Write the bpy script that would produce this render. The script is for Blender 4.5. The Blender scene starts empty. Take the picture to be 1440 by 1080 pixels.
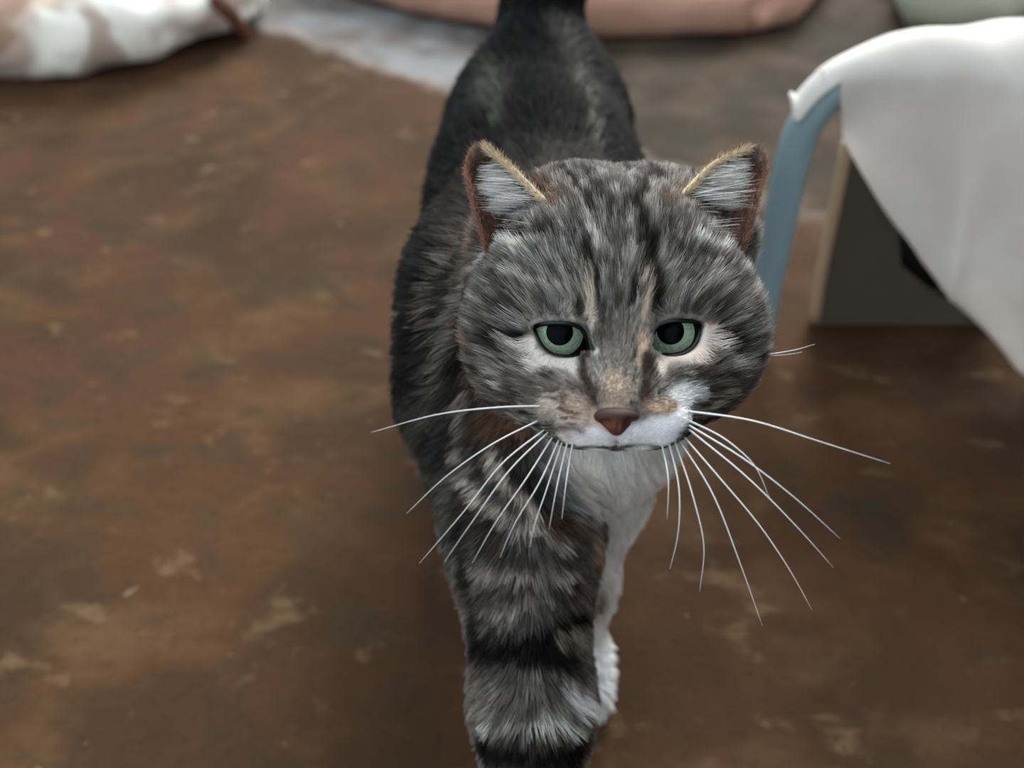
import bpy, math, random
import numpy as np
from mathutils import kdtree, Vector, Matrix

# ------------------------------------------------------------------ camera, world, lights, exposure
SC = bpy.context.scene
COL = SC.collection
H_CAM, PITCH, F = 0.56, math.radians(42), 1400.0
CAM = np.array([0.0, 0.0, H_CAM])
RT = np.array([1.0, 0, 0])
FW = np.array([0, math.cos(PITCH), -math.sin(PITCH)])
UP = np.array([0, math.sin(PITCH), math.cos(PITCH)])
cd = bpy.data.cameras.new('camera')
cd.sensor_width = 36.0
cd.lens = F / 1440 * 36
cd.clip_start = 0.02
cd.dof.use_dof = True
cd.dof.focus_distance = 0.425
cd.dof.aperture_fstop = 5.0
co = bpy.data.objects.new('camera', cd)
COL.objects.link(co)
co.location = CAM
co.rotation_euler = (math.pi / 2 - PITCH, 0, 0)
SC.camera = co

w = bpy.data.worlds.new('sky')
SC.world = w
w.use_nodes = True
bg = w.node_tree.nodes['Background']
bg.inputs[0].default_value = (0.86, 0.93, 1.0, 1)
bg.inputs[1].default_value = 1.55
sd = bpy.data.lights.new('soft_daylight', 'SUN')
sd.energy = 6.4
sd.angle = math.radians(30)
sd.color = (1.0, 0.985, 0.96)
so = bpy.data.objects.new('soft_daylight', sd)
COL.objects.link(so)
so.rotation_euler = Vector((-0.22, -0.75, -0.62)).to_track_quat('-Z', 'Y').to_euler()
vs = SC.view_settings
vs.view_transform = 'Standard'
vs.look = 'None'
vs.gamma = 1
vs.use_curve_mapping = False
vs.exposure = 0.0

RNG = np.random.default_rng(7)


# ------------------------------------------------------------------ helpers
def srgb(r, g, b):
    c = np.array([r, g, b], float) / 255
    return np.where(c <= 0.04045, c / 12.92, ((c + 0.055) / 1.055) ** 2.4)


def P(px, py, d):
    return CAM + d * (FW + (px - 720) / F * RT + (540 - py) / F * UP)


def ray(px, py):
    return FW + (px - 720) / F * RT + (540 - py) / F * UP


def at_y(px, py, Y):
    r = ray(px, py)
    return CAM + r * (Y / r[1])


def at_z(px, py, Z=0.0):
    r = ray(px, py)
    return CAM + r * ((Z - H_CAM) / r[2])


def nrm(v):
    return v / np.maximum(np.linalg.norm(v, axis=-1, keepdims=True), 1e-9)


def ss(a, b, x):
    t = np.clip((x - a) / (b - a), 0, 1)
    return t * t * (3 - 2 * t)


_T = np.random.default_rng(3).random(4096 * 4).astype(np.float32)


def vnoise(p):
    i = np.floor(p).astype(np.int64)
    f = p - i
    f = f * f * (3 - 2 * f)

    def h(x, y, z):
        n = (x * 73856093) ^ (y * 19349663) ^ (z * 83492791)
        return _T[(n ^ (n >> 13)) & 16383]
    r = 0
    for dx in (0, 1):
        for dy in (0, 1):
            for dz in (0, 1):
                wgt = (f[..., 0] if dx else 1 - f[..., 0]) * (f[..., 1] if dy else 1 - f[..., 1]) * (f[..., 2] if dz else 1 - f[..., 2])
                r = r + wgt * h(i[..., 0] + dx, i[..., 1] + dy, i[..., 2] + dz)
    return r


def fbm(p, o=3):
    s, a, t = 0, 1, 0
    for k in range(o):
        s = s + a * vnoise(p * (2 ** k) + 17.3 * k)
        t += a
        a *= 0.5
    return s / t


def ell(c, r, R=None):
    c = np.array(c, float)
    r = np.array(r, float)

    def f(p):
        q = p - c
        if R is not None:
            q = q @ R
        k0 = np.linalg.norm(q / r, axis=-1)
        k1 = np.linalg.norm(q / (r * r), axis=-1)
        return np.where(k1 > 1e-9, k0 * (k0 - 1) / np.maximum(k1, 1e-9), -r.min())
    m = r.max()
    return f, c - m, c + m


def cone(a, ra, b, rb):
    a = np.array(a, float)
    b = np.array(b, float)
    ab = b - a
    L2 = ab @ ab

    def f(p):
        t = np.clip(((p - a) @ ab) / L2, 0, 1)
        return np.linalg.norm(p - a - t[..., None] * ab, axis=-1) - (ra + (rb - ra) * t)
    m = max(ra, rb)
    return f, np.minimum(a, b) - m, np.maximum(a, b) + m


def smin(a, b, k):
    h = np.clip(0.5 + 0.5 * (b - a) / k, 0, 1)
    return b + (a - b) * h - k * h * (1 - h)


def surface_net(xs, ys, zs, val):
    """rectilinear surface nets: returns verts, quads"""
    s = val < 0
    c = [s[i:s.shape[0] - 1 + i, j:s.shape[1] - 1 + j, k:s.shape[2] - 1 + k] for i in (0, 1) for j in (0, 1) for k in (0, 1)]
    n = sum(x.astype(np.int8) for x in c)
    act = (n > 0) & (n < 8)
    ii, jj, kk = np.nonzero(act)
    idx = -np.ones(act.shape, np.int64)
    idx[ii, jj, kk] = np.arange(len(ii))
    acc = np.zeros((len(ii), 3))
    cnt = np.zeros(len(ii))
    X = (xs, ys, zs)
    cor = [(a, b, d) for a in (0, 1) for b in (0, 1) for d in (0, 1)]
    for ca in cor:
        for ax in range(3):
            if ca[ax]:
                continue
            cb = list(ca)
            cb[ax] = 1
            va = val[ii + ca[0], jj + ca[1], kk + ca[2]]
            vb = val[ii + cb[0], jj + cb[1], kk + cb[2]]
            m = (va < 0) != (vb < 0)
            t = np.where(m, va / np.where(m, va - vb, 1), 0)
            pa = np.stack([X[0][ii + ca[0]], X[1][jj + ca[1]], X[2][kk + ca[2]]], -1)
            pb = np.stack([X[0][ii + cb[0]], X[1][jj + cb[1]], X[2][kk + cb[2]]], -1)
            acc += np.where(m[:, None], pa + (pb - pa) * t[:, None], 0)
            cnt += m
    V = acc / cnt[:, None]
    Q = []
    for ax in range(3):
        o1, o2 = [(1, 2), (2, 0), (0, 1)][ax]
        lo = [slice(None)] * 3
        hi = [slice(None)] * 3
        lo[ax] = slice(0, -1)
        hi[ax] = slice(1, None)
        A = s[tuple(lo)]
        B = s[tuple(hi)]
        e = np.stack(np.nonzero(A != B), -1)
        ok = (e[:, o1] > 0) & (e[:, o2] > 0) & (e[:, o1] < s.shape[o1] - 1) & (e[:, o2] < s.shape[o2] - 1)
        e = e[ok]
        fl = A[e[:, 0], e[:, 1], e[:, 2]]

        def cell(d1, d2):
            q = e.copy()
            q[:, o1] -= d1
            q[:, o2] -= d2
            return idx[q[:, 0], q[:, 1], q[:, 2]]
        q = np.stack([cell(1, 1), cell(0, 1), cell(0, 0), cell(1, 0)], -1)
        q = np.where(fl[:, None], q, q[:, ::-1])
        Q.append(q)
    return V, np.concatenate(Q)


def grid_eval(xs, ys, zs, fn, chunk=16):
    out = np.empty((len(xs), len(ys), len(zs)))
    for i in range(0, len(xs), chunk):
        g = np.stack(np.meshgrid(xs[i:i + chunk], ys, zs, indexing='ij'), -1)
        out[i:i + chunk] = fn(g)
    return out


def link(name, me, mat=None, parent=None):
    o = bpy.data.objects.new(name, me)
    COL.objects.link(o)
    if mat is not None:
        me.materials.append(mat)
    if parent is not None:
        o.parent = parent
    return o


def mesh(name, V, Fc, mat=None, parent=None, smooth=True):
    me = bpy.data.meshes.new(name)
    me.from_pydata([tuple(map(float, v)) for v in V], [], [tuple(int(i) for i in f) for f in Fc])
    me.update()
    if smooth:
        me.polygons.foreach_set('use_smooth', np.ones(len(me.polygons), bool))
    return link(name, me, mat, parent)


def quads(name, V, Q, mat=None, parent=None):
    me = bpy.data.meshes.new(name)
    me.vertices.add(len(V))
    me.vertices.foreach_set('co', np.asarray(V, np.float32).ravel())
    me.loops.add(len(Q) * 4)
    me.loops.foreach_set('vertex_index', Q.astype(np.int32).ravel())
    me.polygons.add(len(Q))
    me.polygons.foreach_set('loop_start', np.arange(0, len(Q) * 4, 4, dtype=np.int32))
    me.polygons.foreach_set('use_smooth', np.ones(len(Q), bool))
    me.update(calc_edges=True)
    me.validate()
    return link(name, me, mat, parent)


def smooth_path(pts, n):
    pts = np.asarray(pts, float)
    t = np.r_[0, np.cumsum(np.linalg.norm(np.diff(pts, axis=0), axis=1))]
    u = np.linspace(0, t[-1], n)
    k = len(pts)
    m = np.gradient(pts, t, axis=0) if k > 2 else np.repeat((pts[1] - pts[0])[None] / t[-1], 2, 0)
    i = np.clip(np.searchsorted(t, u, 'right') - 1, 0, k - 2)
    h = (t[i + 1] - t[i])[:, None]
    s = ((u - t[i]) / h[:, 0])[:, None]
    return ((2 * s**3 - 3 * s**2 + 1) * pts[i] + (s**3 - 2 * s**2 + s) * h * m[i]
            + (-2 * s**3 + 3 * s**2) * pts[i + 1] + (s**3 - s**2) * h * m[i + 1])


def tube_geo(path, rad, seg=8, closed=False):
    path = np.asarray(path, float)
    n = len(path)
    rad = np.broadcast_to(np.asarray(rad, float), (n,))
    if closed:
        T = nrm(np.roll(path, -1, 0) - np.roll(path, 1, 0))
    else:
        T = nrm(np.gradient(path, axis=0))
    ref = np.array([0.0, 0, 1]) if abs(T[0, 2]) < 0.9 else np.array([1.0, 0, 0])
    u = nrm(np.cross(T[0], ref))
    V, Fc = [], []
    for i in range(n):
        u = nrm(u - T[i] * (u @ T[i]))
        v = np.cross(T[i], u)
        for k in range(seg):
            a = 2 * math.pi * k / seg
            V.append(path[i] + rad[i] * (math.cos(a) * u + math.sin(a) * v))
    for i in range(n if closed else n - 1):
        j = (i + 1) % n
        for k in range(seg):
            l = (k + 1) % seg
            Fc.append((i * seg + k, i * seg + l, j * seg + l, j * seg + k))
    if not closed:
        Fc.append(tuple(range(seg - 1, -1, -1)))
        Fc.append(tuple((n - 1) * seg + k for k in range(seg)))
    return V, Fc


def tube(name, path, rad, mat, parent=None, seg=8, closed=False):
    V, Fc = tube_geo(path, rad, seg, closed)
    return mesh(name, V, Fc, mat, parent)


def sdf_mesh(name, fn, lo, hi, h, mat, parent=None, project=2):
    ax = [np.arange(lo[k], hi[k] + h, h) for k in range(3)]
    val = grid_eval(*ax, fn)
    V, Q = surface_net(*ax, val)
    V = newton(V, fn, project, h)
    return quads(name, V, Q, mat, parent)


def grad(p, fn, e=4e-4):
    g = np.empty_like(p)
    for k in range(3):
        d = np.zeros(3)
        d[k] = e
        g[:, k] = (fn(p + d) - fn(p - d)) / (2 * e)
    return g


def newton(V, fn, it, h):
    for _ in range(it):
        g = grad(V, fn)
        n2 = np.maximum((g * g).sum(-1), 0.1)
        st = -(fn(V) / n2)[:, None] * g
        l = np.linalg.norm(st, axis=-1, keepdims=True)
        V = V + st * np.minimum(1, 0.7 * h / np.maximum(l, 1e-9))
    return V


def march(px, py, fn, d0=0.28, d1=2.5, n=140):
    r = FW + ((np.asarray(px, float) - 720) / F)[:, None] * RT + ((540 - np.asarray(py, float)) / F)[:, None] * UP
    l = np.linalg.norm(r, axis=1)
    t = np.full(len(r), d0)
    for _ in range(n):
        t = np.minimum(t + fn(CAM + r * t[:, None]) / l * 0.8, d1)
    return CAM + r * t[:, None], t


def tag(o, label=None, cat=None, group=None, kind=None):
    for k, v in (('label', label), ('category', cat), ('group', group), ('kind', kind)):
        if v:
            o[k] = v
    return o


# ------------------------------------------------------------------ materials
class NT:
    def __init__(s, name):
        s.m = bpy.data.materials.new(name)
        s.m.use_nodes = True
        s.t = s.m.node_tree
        s.b = s.t.nodes['Principled BSDF']
        s.co = None

    def n(s, typ, **kw):
        x = s.t.nodes.new(typ)
        for k, v in kw.items():
            setattr(x, k, v)
        return x

    def l(s, a, b):
        s.t.links.new(a, b)

    def coord(s):
        if s.co is None:
            s.co = s.n('ShaderNodeTexCoord').outputs['Object']
        return s.co

    def noise(s, scale, detail=4, rough=0.55, dist=0.0, stretch=None, rot=None):
        x = s.n('ShaderNodeTexNoise')
        x.inputs['Scale'].default_value = scale
        x.inputs['Detail'].default_value = detail
        x.inputs['Roughness'].default_value = rough
        x.inputs['Distortion'].default_value = dist
        c = s.coord()
        if stretch or rot:
            mp = s.n('ShaderNodeMapping')
            if stretch:
                mp.inputs['Scale'].default_value = stretch
            if rot:
                mp.inputs['Rotation'].default_value = rot
            s.l(c, mp.inputs[0])
            c = mp.outputs[0]
        s.l(c, x.inputs['Vector'])
        return x.outputs['Fac']

    def step(s, fac, a, b):
        x = s.n('ShaderNodeMapRange')
        x.interpolation_type = 'SMOOTHSTEP'
        x.inputs['From Min'].default_value = a
        x.inputs['From Max'].default_value = b
        s.l(fac, x.inputs['Value'])
        return x.outputs['Result']

    def math(s, op, a, b=None):
        x = s.n('ShaderNodeMath', operation=op)
        for i, v in enumerate((a, b)):
            if v is None:
                continue
            if isinstance(v, (int, float)):
                x.inputs[i].default_value = v
            else:
                s.l(v, x.inputs[i])
        return x.outputs[0]

    def mix(s, fac, a, b):
        x = s.n('ShaderNodeMix', data_type='RGBA')
        for sock, v in ((x.inputs[0], fac), (x.inputs[6], a), (x.inputs[7], b)):
            if isinstance(v, (int, float)):
                sock.default_value = v
            elif isinstance(v, (tuple, list, np.ndarray)):
                sock.default_value = (*[float(q) for q in v], 1)
            else:
                s.l(v, sock)
        return x.outputs[2]

    def bump(s, h, strength=0.3, dist=0.01):
        x = s.n('ShaderNodeBump')
        x.inputs['Strength'].default_value = strength
        x.inputs['Distance'].default_value = dist
        s.l(h, x.inputs['Height'])
        s.l(x.outputs[0], s.b.inputs['Normal'])

    def done(s, color=None, rough=0.7, metal=0.0, spec=0.4):
        if color is not None:
            if isinstance(color, (tuple, list, np.ndarray)):
                s.b.inputs['Base Color'].default_value = (*[float(q) for q in color], 1)
            else:
                s.l(color, s.b.inputs['Base Color'])
        s.b.inputs['Roughness'].default_value = rough
        s.b.inputs['Metallic'].default_value = metal
        s.b.inputs['Specular IOR Level'].default_value = spec
        return s.m


def m_floor():
    t = NT('worn_brown_floor')
    c = t.mix(t.step(t.noise(5.5, 3, 0.5), 0.36, 0.66), srgb(98, 80, 62), srgb(126, 96, 72))
    c = t.mix(t.step(t.noise(9, 4, 0.6, 0.3, (1, 1.5, 1), (0, 0, 0.5)), 0.46, 0.72), c, srgb(142, 116, 88))
    c = t.mix(t.step(t.noise(7.3, 3, 0.5, 0, (1.3, 1, 1), (0.4, 0, 0.9)), 0.48, 0.74), c, srgb(122, 92, 74))
    c = t.mix(t.step(t.noise(12.5, 4, 0.6, 0.2, (1, 1.6, 1), (0.2, 0.3, 0.7)), 0.50, 0.74), c, srgb(96, 88, 72))
    c = t.mix(t.math('MULTIPLY', t.step(t.noise(21, 3, 0.55, 0.2, (1, 1.4, 1), (1.2, 0, 0.4)), 0.60, 0.74), 0.6), c, srgb(176, 154, 126))
    c = t.mix(t.math('MULTIPLY', t.step(t.noise(48, 2, 0.5), 0.71, 0.78), 0.6), c, srgb(196, 178, 150))
    c = t.mix(t.math('MULTIPLY', t.step(t.noise(120, 3, 0.6), 0.5, 0.75), 0.35), c, srgb(80, 66, 52))
    sx = t.n('ShaderNodeSeparateXYZ')
    t.l(t.coord(), sx.inputs[0])
    ln = t.math('ADD', sx.outputs[1], t.math('MULTIPLY', sx.outputs[0], 0.74))
    ln = t.math('ADD', ln, t.math('MULTIPLY', t.math('SUBTRACT', t.noise(14, 3, 0.5), 0.5), 0.10))
    k = t.step(ln, 1.085, 1.15)
    gr = t.mix(t.step(t.noise(11, 4, 0.55), 0.35, 0.65), srgb(152, 156, 162), srgb(196, 212, 232))
    dirt = t.step(t.math('ADD', sx.outputs[0], t.math('MULTIPLY', t.noise(8, 3), 0.3)), 0.06, 0.22)
    gr = t.mix(t.math('MULTIPLY', dirt, 0.95), t.mix(.0, gr, gr), t.mix(t.step(t.noise(10, 4), .4, .65), srgb(84, 76, 62), srgb(116, 106, 90)))
    c = t.mix(k, c, t.mix(t.math('MULTIPLY', dirt, .55), (1, 1, 1), (.8, .75, .68)))
    c = t.mix(k, c, gr)
    t.bump(t.noise(90, 4, 0.6), 0.25, 0.004)
    hs = t.n('ShaderNodeMix', data_type='RGBA', blend_type='MULTIPLY')
    hs.inputs[0].default_value = 1.0
    t.l(c, hs.inputs[6])
    hs.inputs[7].default_value = (.292, .248, .208, 1)
    return t.done(hs.outputs[2], 0.85, 0, 0.08)


def m_plain(name, col, rough=0.6, metal=0, spec=0.4, var=0.25, scale=30, bump=0.0):
    t = NT(name)
    col = np.asarray(col, float)
    c = t.mix(t.noise(scale, 4), col * (1 - var), np.minimum(col * (1 + var), 1))
    if bump:
        t.bump(t.noise(scale * 3, 4), bump, 0.003)
    return t.done(c, rough, metal, spec)


def m_weave(name, col, col2, scale=500):
    t = NT(name)
    c = t.mix(t.step(t.noise(14, 4), 0.4, 0.7), col, col2)
    a = t.n('ShaderNodeTexWave', wave_type='BANDS', bands_direction='X')
    b = t.n('ShaderNodeTexWave', wave_type='BANDS', bands_direction='Z')
    for q in (a, b):
        q.inputs['Scale'].default_value = scale
        q.inputs['Distortion'].default_value = 1.0
        t.l(t.coord(), q.inputs['Vector'])
    t.bump(t.math('ADD', a.outputs['Fac'], b.outputs['Fac']), 0.12, 0.001)
    m = t.done(c, 0.9, 0, 0.15)
    tr = t.n('ShaderNodeBsdfTranslucent')
    t.l(c, tr.inputs[0])
    mx = t.n('ShaderNodeMixShader')
    mx.inputs[0].default_value = .45
    t.l(t.b.outputs[0], mx.inputs[1])
    t.l(tr.outputs[0], mx.inputs[2])
    t.l(mx.outputs[0], t.t.nodes['Material Output'].inputs[0])
    return m


def m_attr(name, rough=0.7, spec=0.2, hair=False):
    t = NT(name)
    a = t.n('ShaderNodeAttribute', attribute_name='coat')
    if hair:
        t.b.inputs['Roughness'].default_value = rough
    return t.done(a.outputs['Color'], rough, 0, spec)


# ------------------------------------------------------------------ setting
fl = mesh('floor', [(-2.5, -1.2, 0), (2.5, -1.2, 0), (2.5, 3.6, 0), (-2.5, 3.6, 0)], [(0, 1, 2, 3)], m_floor(), smooth=False)
tag(fl, kind='structure')

wx0, wx1, wy0, wy1, wz = .398, .52, -1.1, .49, 1.2  # unseen dark slab added to shade the floor on the right
V = [(x, y, z) for z in (0, wz) for x, y in ((wx0, wy0), (wx1, wy0), (wx1, wy1), (wx0, wy1))]
blocker = mesh('shade_blocker_right', V, [(3, 2, 1, 0), (4, 5, 6, 7), (0, 1, 5, 4), (1, 2, 6, 5), (2, 3, 7, 6), (3, 0, 4, 7)], m_plain('blocker_dark', srgb(52, 42, 36), .9, 0, .1, .2, 12, .2), smooth=False)
tag(blocker, kind='structure')

# ------------------------------------------------------------------ the cat: implicit body
HD = 0.43
prims = []          # (fn, lo, hi, k, group)


def add(p, k, g):
    prims.append((p[0], p[1], p[2], k, g))


GROUPS = ['head', 'neck', 'torso', 'fore_r', 'fore_l', 'hind', 'tail']
# torso
add(ell((.019, .455, .195), (.058, .085, .083)), .03, 'torso')
add(ell((.017, .535, .198), (.068, .10, .082)), .04, 'torso')
add(ell((.016, .610, .203), (.062, .09, .076)), .04, 'torso')
add(ell((.021, .680, .205), (.050, .065, .080)), .04, 'torso')
# shoulders and chest
add(ell((-.030, .425, .205), (.028, .050, .065)), .03, 'torso')
add(ell((.066, .425, .200), (.026, .045, .065)), .03, 'torso')
add(ell((.042, .392, .180), (.042, .036, .055)), .03, 'neck')
add(cone((.016, .45, .225), .060, (.040, .372, .270), .050), .03, 'neck')
# fore legs
R = [(-.018, .405, .185), (.006, .335, .150), (.0105, .268, .100), (.011, .215, .035)]
rr = [.040, .0345, .0250, .0200]
for i in range(3):
    add(cone(R[i], rr[i], R[i + 1], rr[i + 1]), .018, 'fore_r')
add(ell((.011, .200, .019), (.026, .034, .018)), .012, 'fore_r')
for k, dx in enumerate((-.016, -.006, .006, .016)):
    add(ell((.011 + dx, .174 + .12 * abs(dx), .014), (.0068, .013, .012)), .004, 'fore_r')
L = [(.062, .425, .185), (.050, .400, .115), (.040, .378, .055), (.037, .360, .025)]
lr = [.036, .027, .020, .018]
for i in range(3):
    add(cone(L[i], lr[i], L[i + 1], lr[i + 1]), .018, 'fore_l')
add(ell((.038, .347, .017), (.022, .031, .017)), .012, 'fore_l')
for k, dx in enumerate((-.014, -.005, .005, .014)):
    add(ell((.038 + dx, .324 + .12 * abs(dx), .013), (.0063, .012, .011)), .004, 'fore_l')
# hind legs: thigh, knee forward, hock back, paw
for sx, off in ((-1, 0.0), (1, .05)):
    cx = .021 + sx * .034
    add(ell((cx, .672 + off * .3, .165), (.029, .052, .072)), .03, 'hind')
    add(cone((cx + sx * .004, .640 + off, .115), .030, (cx, .715 + off, .075), .017), .02, 'hind')
    add(cone((cx, .715 + off, .075), .017, (cx - sx * .004, .700 + off, .022), .0155), .012, 'hind')
    add(ell((cx - sx * .004, .678 + off, .0165), (.021, .036, .0165)), .012, 'hind')
# tail carried upright
TL = [(.021, .725, .250), (.024, .748, .300), (.026, .760, .370), (.034, .768, .450), (.052, .765, .530), (.066, .748, .575)]
tr = [.030, .026, .021, .019, .017, .013]
for i in range(5):
    add(cone(TL[i], tr[i], TL[i + 1], tr[i + 1]), .02, 'tail')
# head
HC = P(865, 440, HD)
HM = np.stack([RT, UP, -FW], 1)          # head frame: right, up, towards the nose


def hp(px, py, z):
    return P(px, py, HD - z)


def hell(px, py, z, r, k):
    add(ell(hp(px, py, z), r, HM), k, 'head')


hell(865, 394, -.030, (.0490, .0455, .050), .02)
hell(865, 455, -.022, (.0490, .0390, .042), .02)
for s in (-1, 1):
    hell(865 + s * 110, 482, -.024, (.0235, .0300, .034), .02)      # cheeks
    hell(865 + s * 78, 436, .0065, (.0200, .0090, .013), .010)        # brow
    hell(865 + s * 82, 540, .006, (.0210, .0190, .020), .015)        # under the eye
    hell(866 + s * 44, 588, .0235, (.0175, .0125, .0180), .014)       # whisker pads
    hell(865 + s * 140, 340, -.050, (.0150, .0200, .020), .015)      # ear bases
for s in (-1, 1):
    hell(865 + s * 62, 300, -.046, (.0220, .0190, .024), .02)
add(cone(hp(866, 440, .010), .0175, hp(867, 520, .022), .0135), .014, 'head')
add(cone(hp(867, 520, .022), .0135, hp(868, 574, .0385), .0100), .010, 'head')
hell(868, 604, .004, (.0120, .0080, .013), .008)                    # chin
EYES = [dict(c=(787, 471), s=-1,
             poly=[(749, 461), (758, 457.5), (772, 456), (788, 456), (803, 457.5), (814, 462), (821, 471), (824, 484), (827, 499), (817, 499), (804, 502), (790, 503), (775, 500), (763, 491), (755, 478)]),
        dict(c=(943, 470), s=1,
             poly=[(980, 458), (972, 454), (958, 452.5), (943, 452.5), (929, 455), (919, 460), (913, 469), (910, 482), (907, 498), (917, 498), (928, 501), (942, 501), (957, 497), (968, 489), (976, 475)])]
ER = .0130
EZ = .0035
for e in EYES:
    e['p'] = hp(*e['c'], EZ)
    add(ell(e['p'], (ER + .0022,) * 3), .005, 'head')
    # almond outline in head frame around the eye centre, scaled to the eyeball's front
    sc = (HD - EZ - ER * .8) / F
    q = np.array([((x - e['c'][0]) * sc, (e['c'][1] - y) * sc) for x, y in e['poly']])
    q3 = np.c_[q, np.zeros(len(q))]
    q3 = np.vstack([q3, q3[:1]])
    e['q'] = smooth_path(q3, 45)[:-1, :2] * 1.06


def poly_sd(u, Q):
    """signed distance to a closed 2-D polygon"""
    d = np.full(u.shape[:-1], 1e9)
    sgn = np.ones(u.shape[:-1])
    n = len(Q)
    for i in range(n):
        a, b = Q[i], Q[(i + 1) % n]
        ab = b - a
        pa = u - a
        t = np.clip((pa @ ab) / (ab @ ab), 0, 1)
        dd = pa - t[..., None] * ab
        d = np.minimum(d, (dd * dd).sum(-1))
        c1 = u[..., 1] >= a[1]
        c2 = u[..., 1] < b[1]
        c3 = ab[0] * pa[..., 1] > ab[1] * pa[..., 0]
        sgn = np.where((c1 & c2 & c3) | (~c1 & ~c2 & ~c3), -sgn, sgn)
    return sgn * np.sqrt(d)


def eye_cut(p, e):
    q = (p - e['p']) @ HM
    d = poly_sd(q[..., :2], e['q']) - .0002
    return np.maximum(d, -q[..., 2] - .004)


def head_extra(p, v):
    for e in EYES:
        lo, hi = e['p'] - .03, e['p'] + .03
        m = np.all((p > lo) & (p < hi), -1)
        if m.any():
            c = -eye_cut(p[m], e)
            a = v[m]
            v[m] = -smin(-a, -c, .0015)
    for (a_, b_, r_) in PHIL:
        lo, hi = np.minimum(a_, b_) - .012, np.maximum(a_, b_) + .012
        m = np.all((p > lo) & (p < hi), -1)
        if m.any():
            v[m] = -smin(-v[m], cone(a_, r_, b_, r_)[0](p[m]), .002)
    return v


PHIL = [(hp(868, 602, .045), hp(868, 626, .040), .0009)]
CL = .06


def cat_sdf(p, extra=True):
    sh = p.shape[:-1]
    p = p.reshape(-1, 3)
    v = np.full(len(p), CL)
    for f, lo, hi, k, g in prims:
        m = np.all((p > lo - CL) & (p < hi + CL), -1)
        if m.any():
            v[m] = smin(v[m], np.minimum(f(p[m]), CL), k)
    if extra:
        v = head_extra(p, v)
    return v.reshape(sh)


def axis(parts):
    out = []
    for a, b, h in parts:
        out.append(np.arange(a, b - h * .5, h))
    return np.concatenate(out + [[parts[-1][1]]])


xs = axis([(-.105, -.035, .0035), (-.035, .125, .0016), (.125, .15, .0035)])
ys = axis([(.145, .29, .003), (.29, .40, .0016), (.40, .82, .0042)])
zs = axis([(-.006, .21, .003), (.21, .365, .0016), (.365, .62, .0045)])
val = np.full((len(xs), len(ys), len(zs)), CL)
for f, lo, hi, k, g in prims:
    sl = []
    for a, l, h in ((xs, lo[0], hi[0]), (ys, lo[1], hi[1]), (zs, lo[2], hi[2])):
        sl.append(slice(np.searchsorted(a, l - .035), np.searchsorted(a, h + .035)))
    sl = tuple(sl)
    G = np.stack(np.meshgrid(xs[sl[0]], ys[sl[1]], zs[sl[2]], indexing='ij'), -1)
    val[sl] = smin(val[sl], np.minimum(f(G), CL), k)
sl = (slice(np.searchsorted(xs, -.02), np.searchsorted(xs, .11)), slice(np.searchsorted(ys, .28), np.searchsorted(ys, .40)), slice(np.searchsorted(zs, .2), np.searchsorted(zs, .36)))
G = np.stack(np.meshgrid(xs[sl[0]], ys[sl[1]], zs[sl[2]], indexing='ij'), -1)
val[sl] = head_extra(G.reshape(-1, 3), val[sl].reshape(-1).copy()).reshape(val[sl].shape)
CV, CQ = surface_net(xs, ys, zs, val)
CV = newton(CV, cat_sdf, 2, .0016)

# ------------------------------------------------------------------ coat pattern: strokes anchored on the body surface
ST = []


def st(col, wd, pts, a=1.0, soft=.55):
    ST.append((srgb(*col), wd, pts, a, soft))


# --- chest, legs
WH = (232, 229, 223)
st(WH, 62, [(830, 680), (900, 680)])
st(WH, 60, [(880, 670), (905, 730)])
st(WH, 46, [(895, 740), (872, 800)])
st(WH, 26, [(862, 810), (852, 900)])
st((240, 240, 240), 34, [(848, 930), (846, 990)])
st((176, 146, 122), 26, [(835, 770), (832, 850)], .8)
st((118, 116, 112), 30, [(690, 700), (760, 800), (740, 860)], .6)
st((205, 195, 182), 9, [(655, 672), (690, 712), (730, 742), (790, 760)])
st((205, 195, 182), 8, [(690, 640), (720, 690), (755, 725)])
st((190, 182, 172), 10, [(680, 800), (740, 805), (800, 800)], .8)
st((190, 182, 172), 8, [(665, 860), (720, 850), (770, 838)], .8)
st((92, 68, 52), 17, [(778, 742), (840, 746)])
st((60, 55, 50), 22, [(664, 720), (694, 745)], .9)
st((66, 60, 55), 10, [(690, 765), (740, 785), (800, 790)], .8)
st((60, 55, 50), 9, [(680, 830), (740, 830), (800, 815)], .8)
st((80, 60, 48), 13, [(800, 822), (845, 815)], .9)
st((38, 34, 32), 12, [(656, 740), (668, 830), (674, 880)], .9)
st((22, 20, 19), 28, [(678, 906), (720, 912), (770, 902)])
st((22, 20, 19), 19, [(760, 900), (800, 872), (838, 850)])
st((22, 20, 19), 21, [(740, 915), (790, 925), (838, 922)])
st((176, 164, 146), 8, [(782, 893), (818, 882)], .7)
st((216, 216, 214), 18, [(800, 975), (826, 1000), (830, 1040)], .9)
st((24, 22, 21), 28, [(692, 1052), (740, 1060), (806, 1052)])
st((210, 208, 204), 9, [(690, 1020), (760, 1012), (800, 1022)], .9)
# --- neck side and flank (cat's right)
st((40, 36, 34), 20, [(650, 420), (655, 540), (640, 620)], .85)
st((150, 148, 143), 10, [(600, 285), (578, 335), (572, 400), (572, 440)], .95)
st((120, 116, 110), 12, [(690, 320), (655, 395), (630, 470), (614, 540)], .95)
st((128, 122, 116), 10, [(640, 345), (612, 400), (604, 460)], .6)
st((34, 32, 30), 12, [(620, 300), (596, 370), (590, 470), (600, 550)], .9)
st((150, 140, 130), 9, [(648, 560), (652, 610)], .8)
st((150, 140, 130), 9, [(650, 640), (665, 660)], .9)
st((110, 84, 66), 22, [(690, 600), (740, 610)], .9)
st((108, 84, 66), 20, [(800, 560), (720, 560)], .3)
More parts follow.
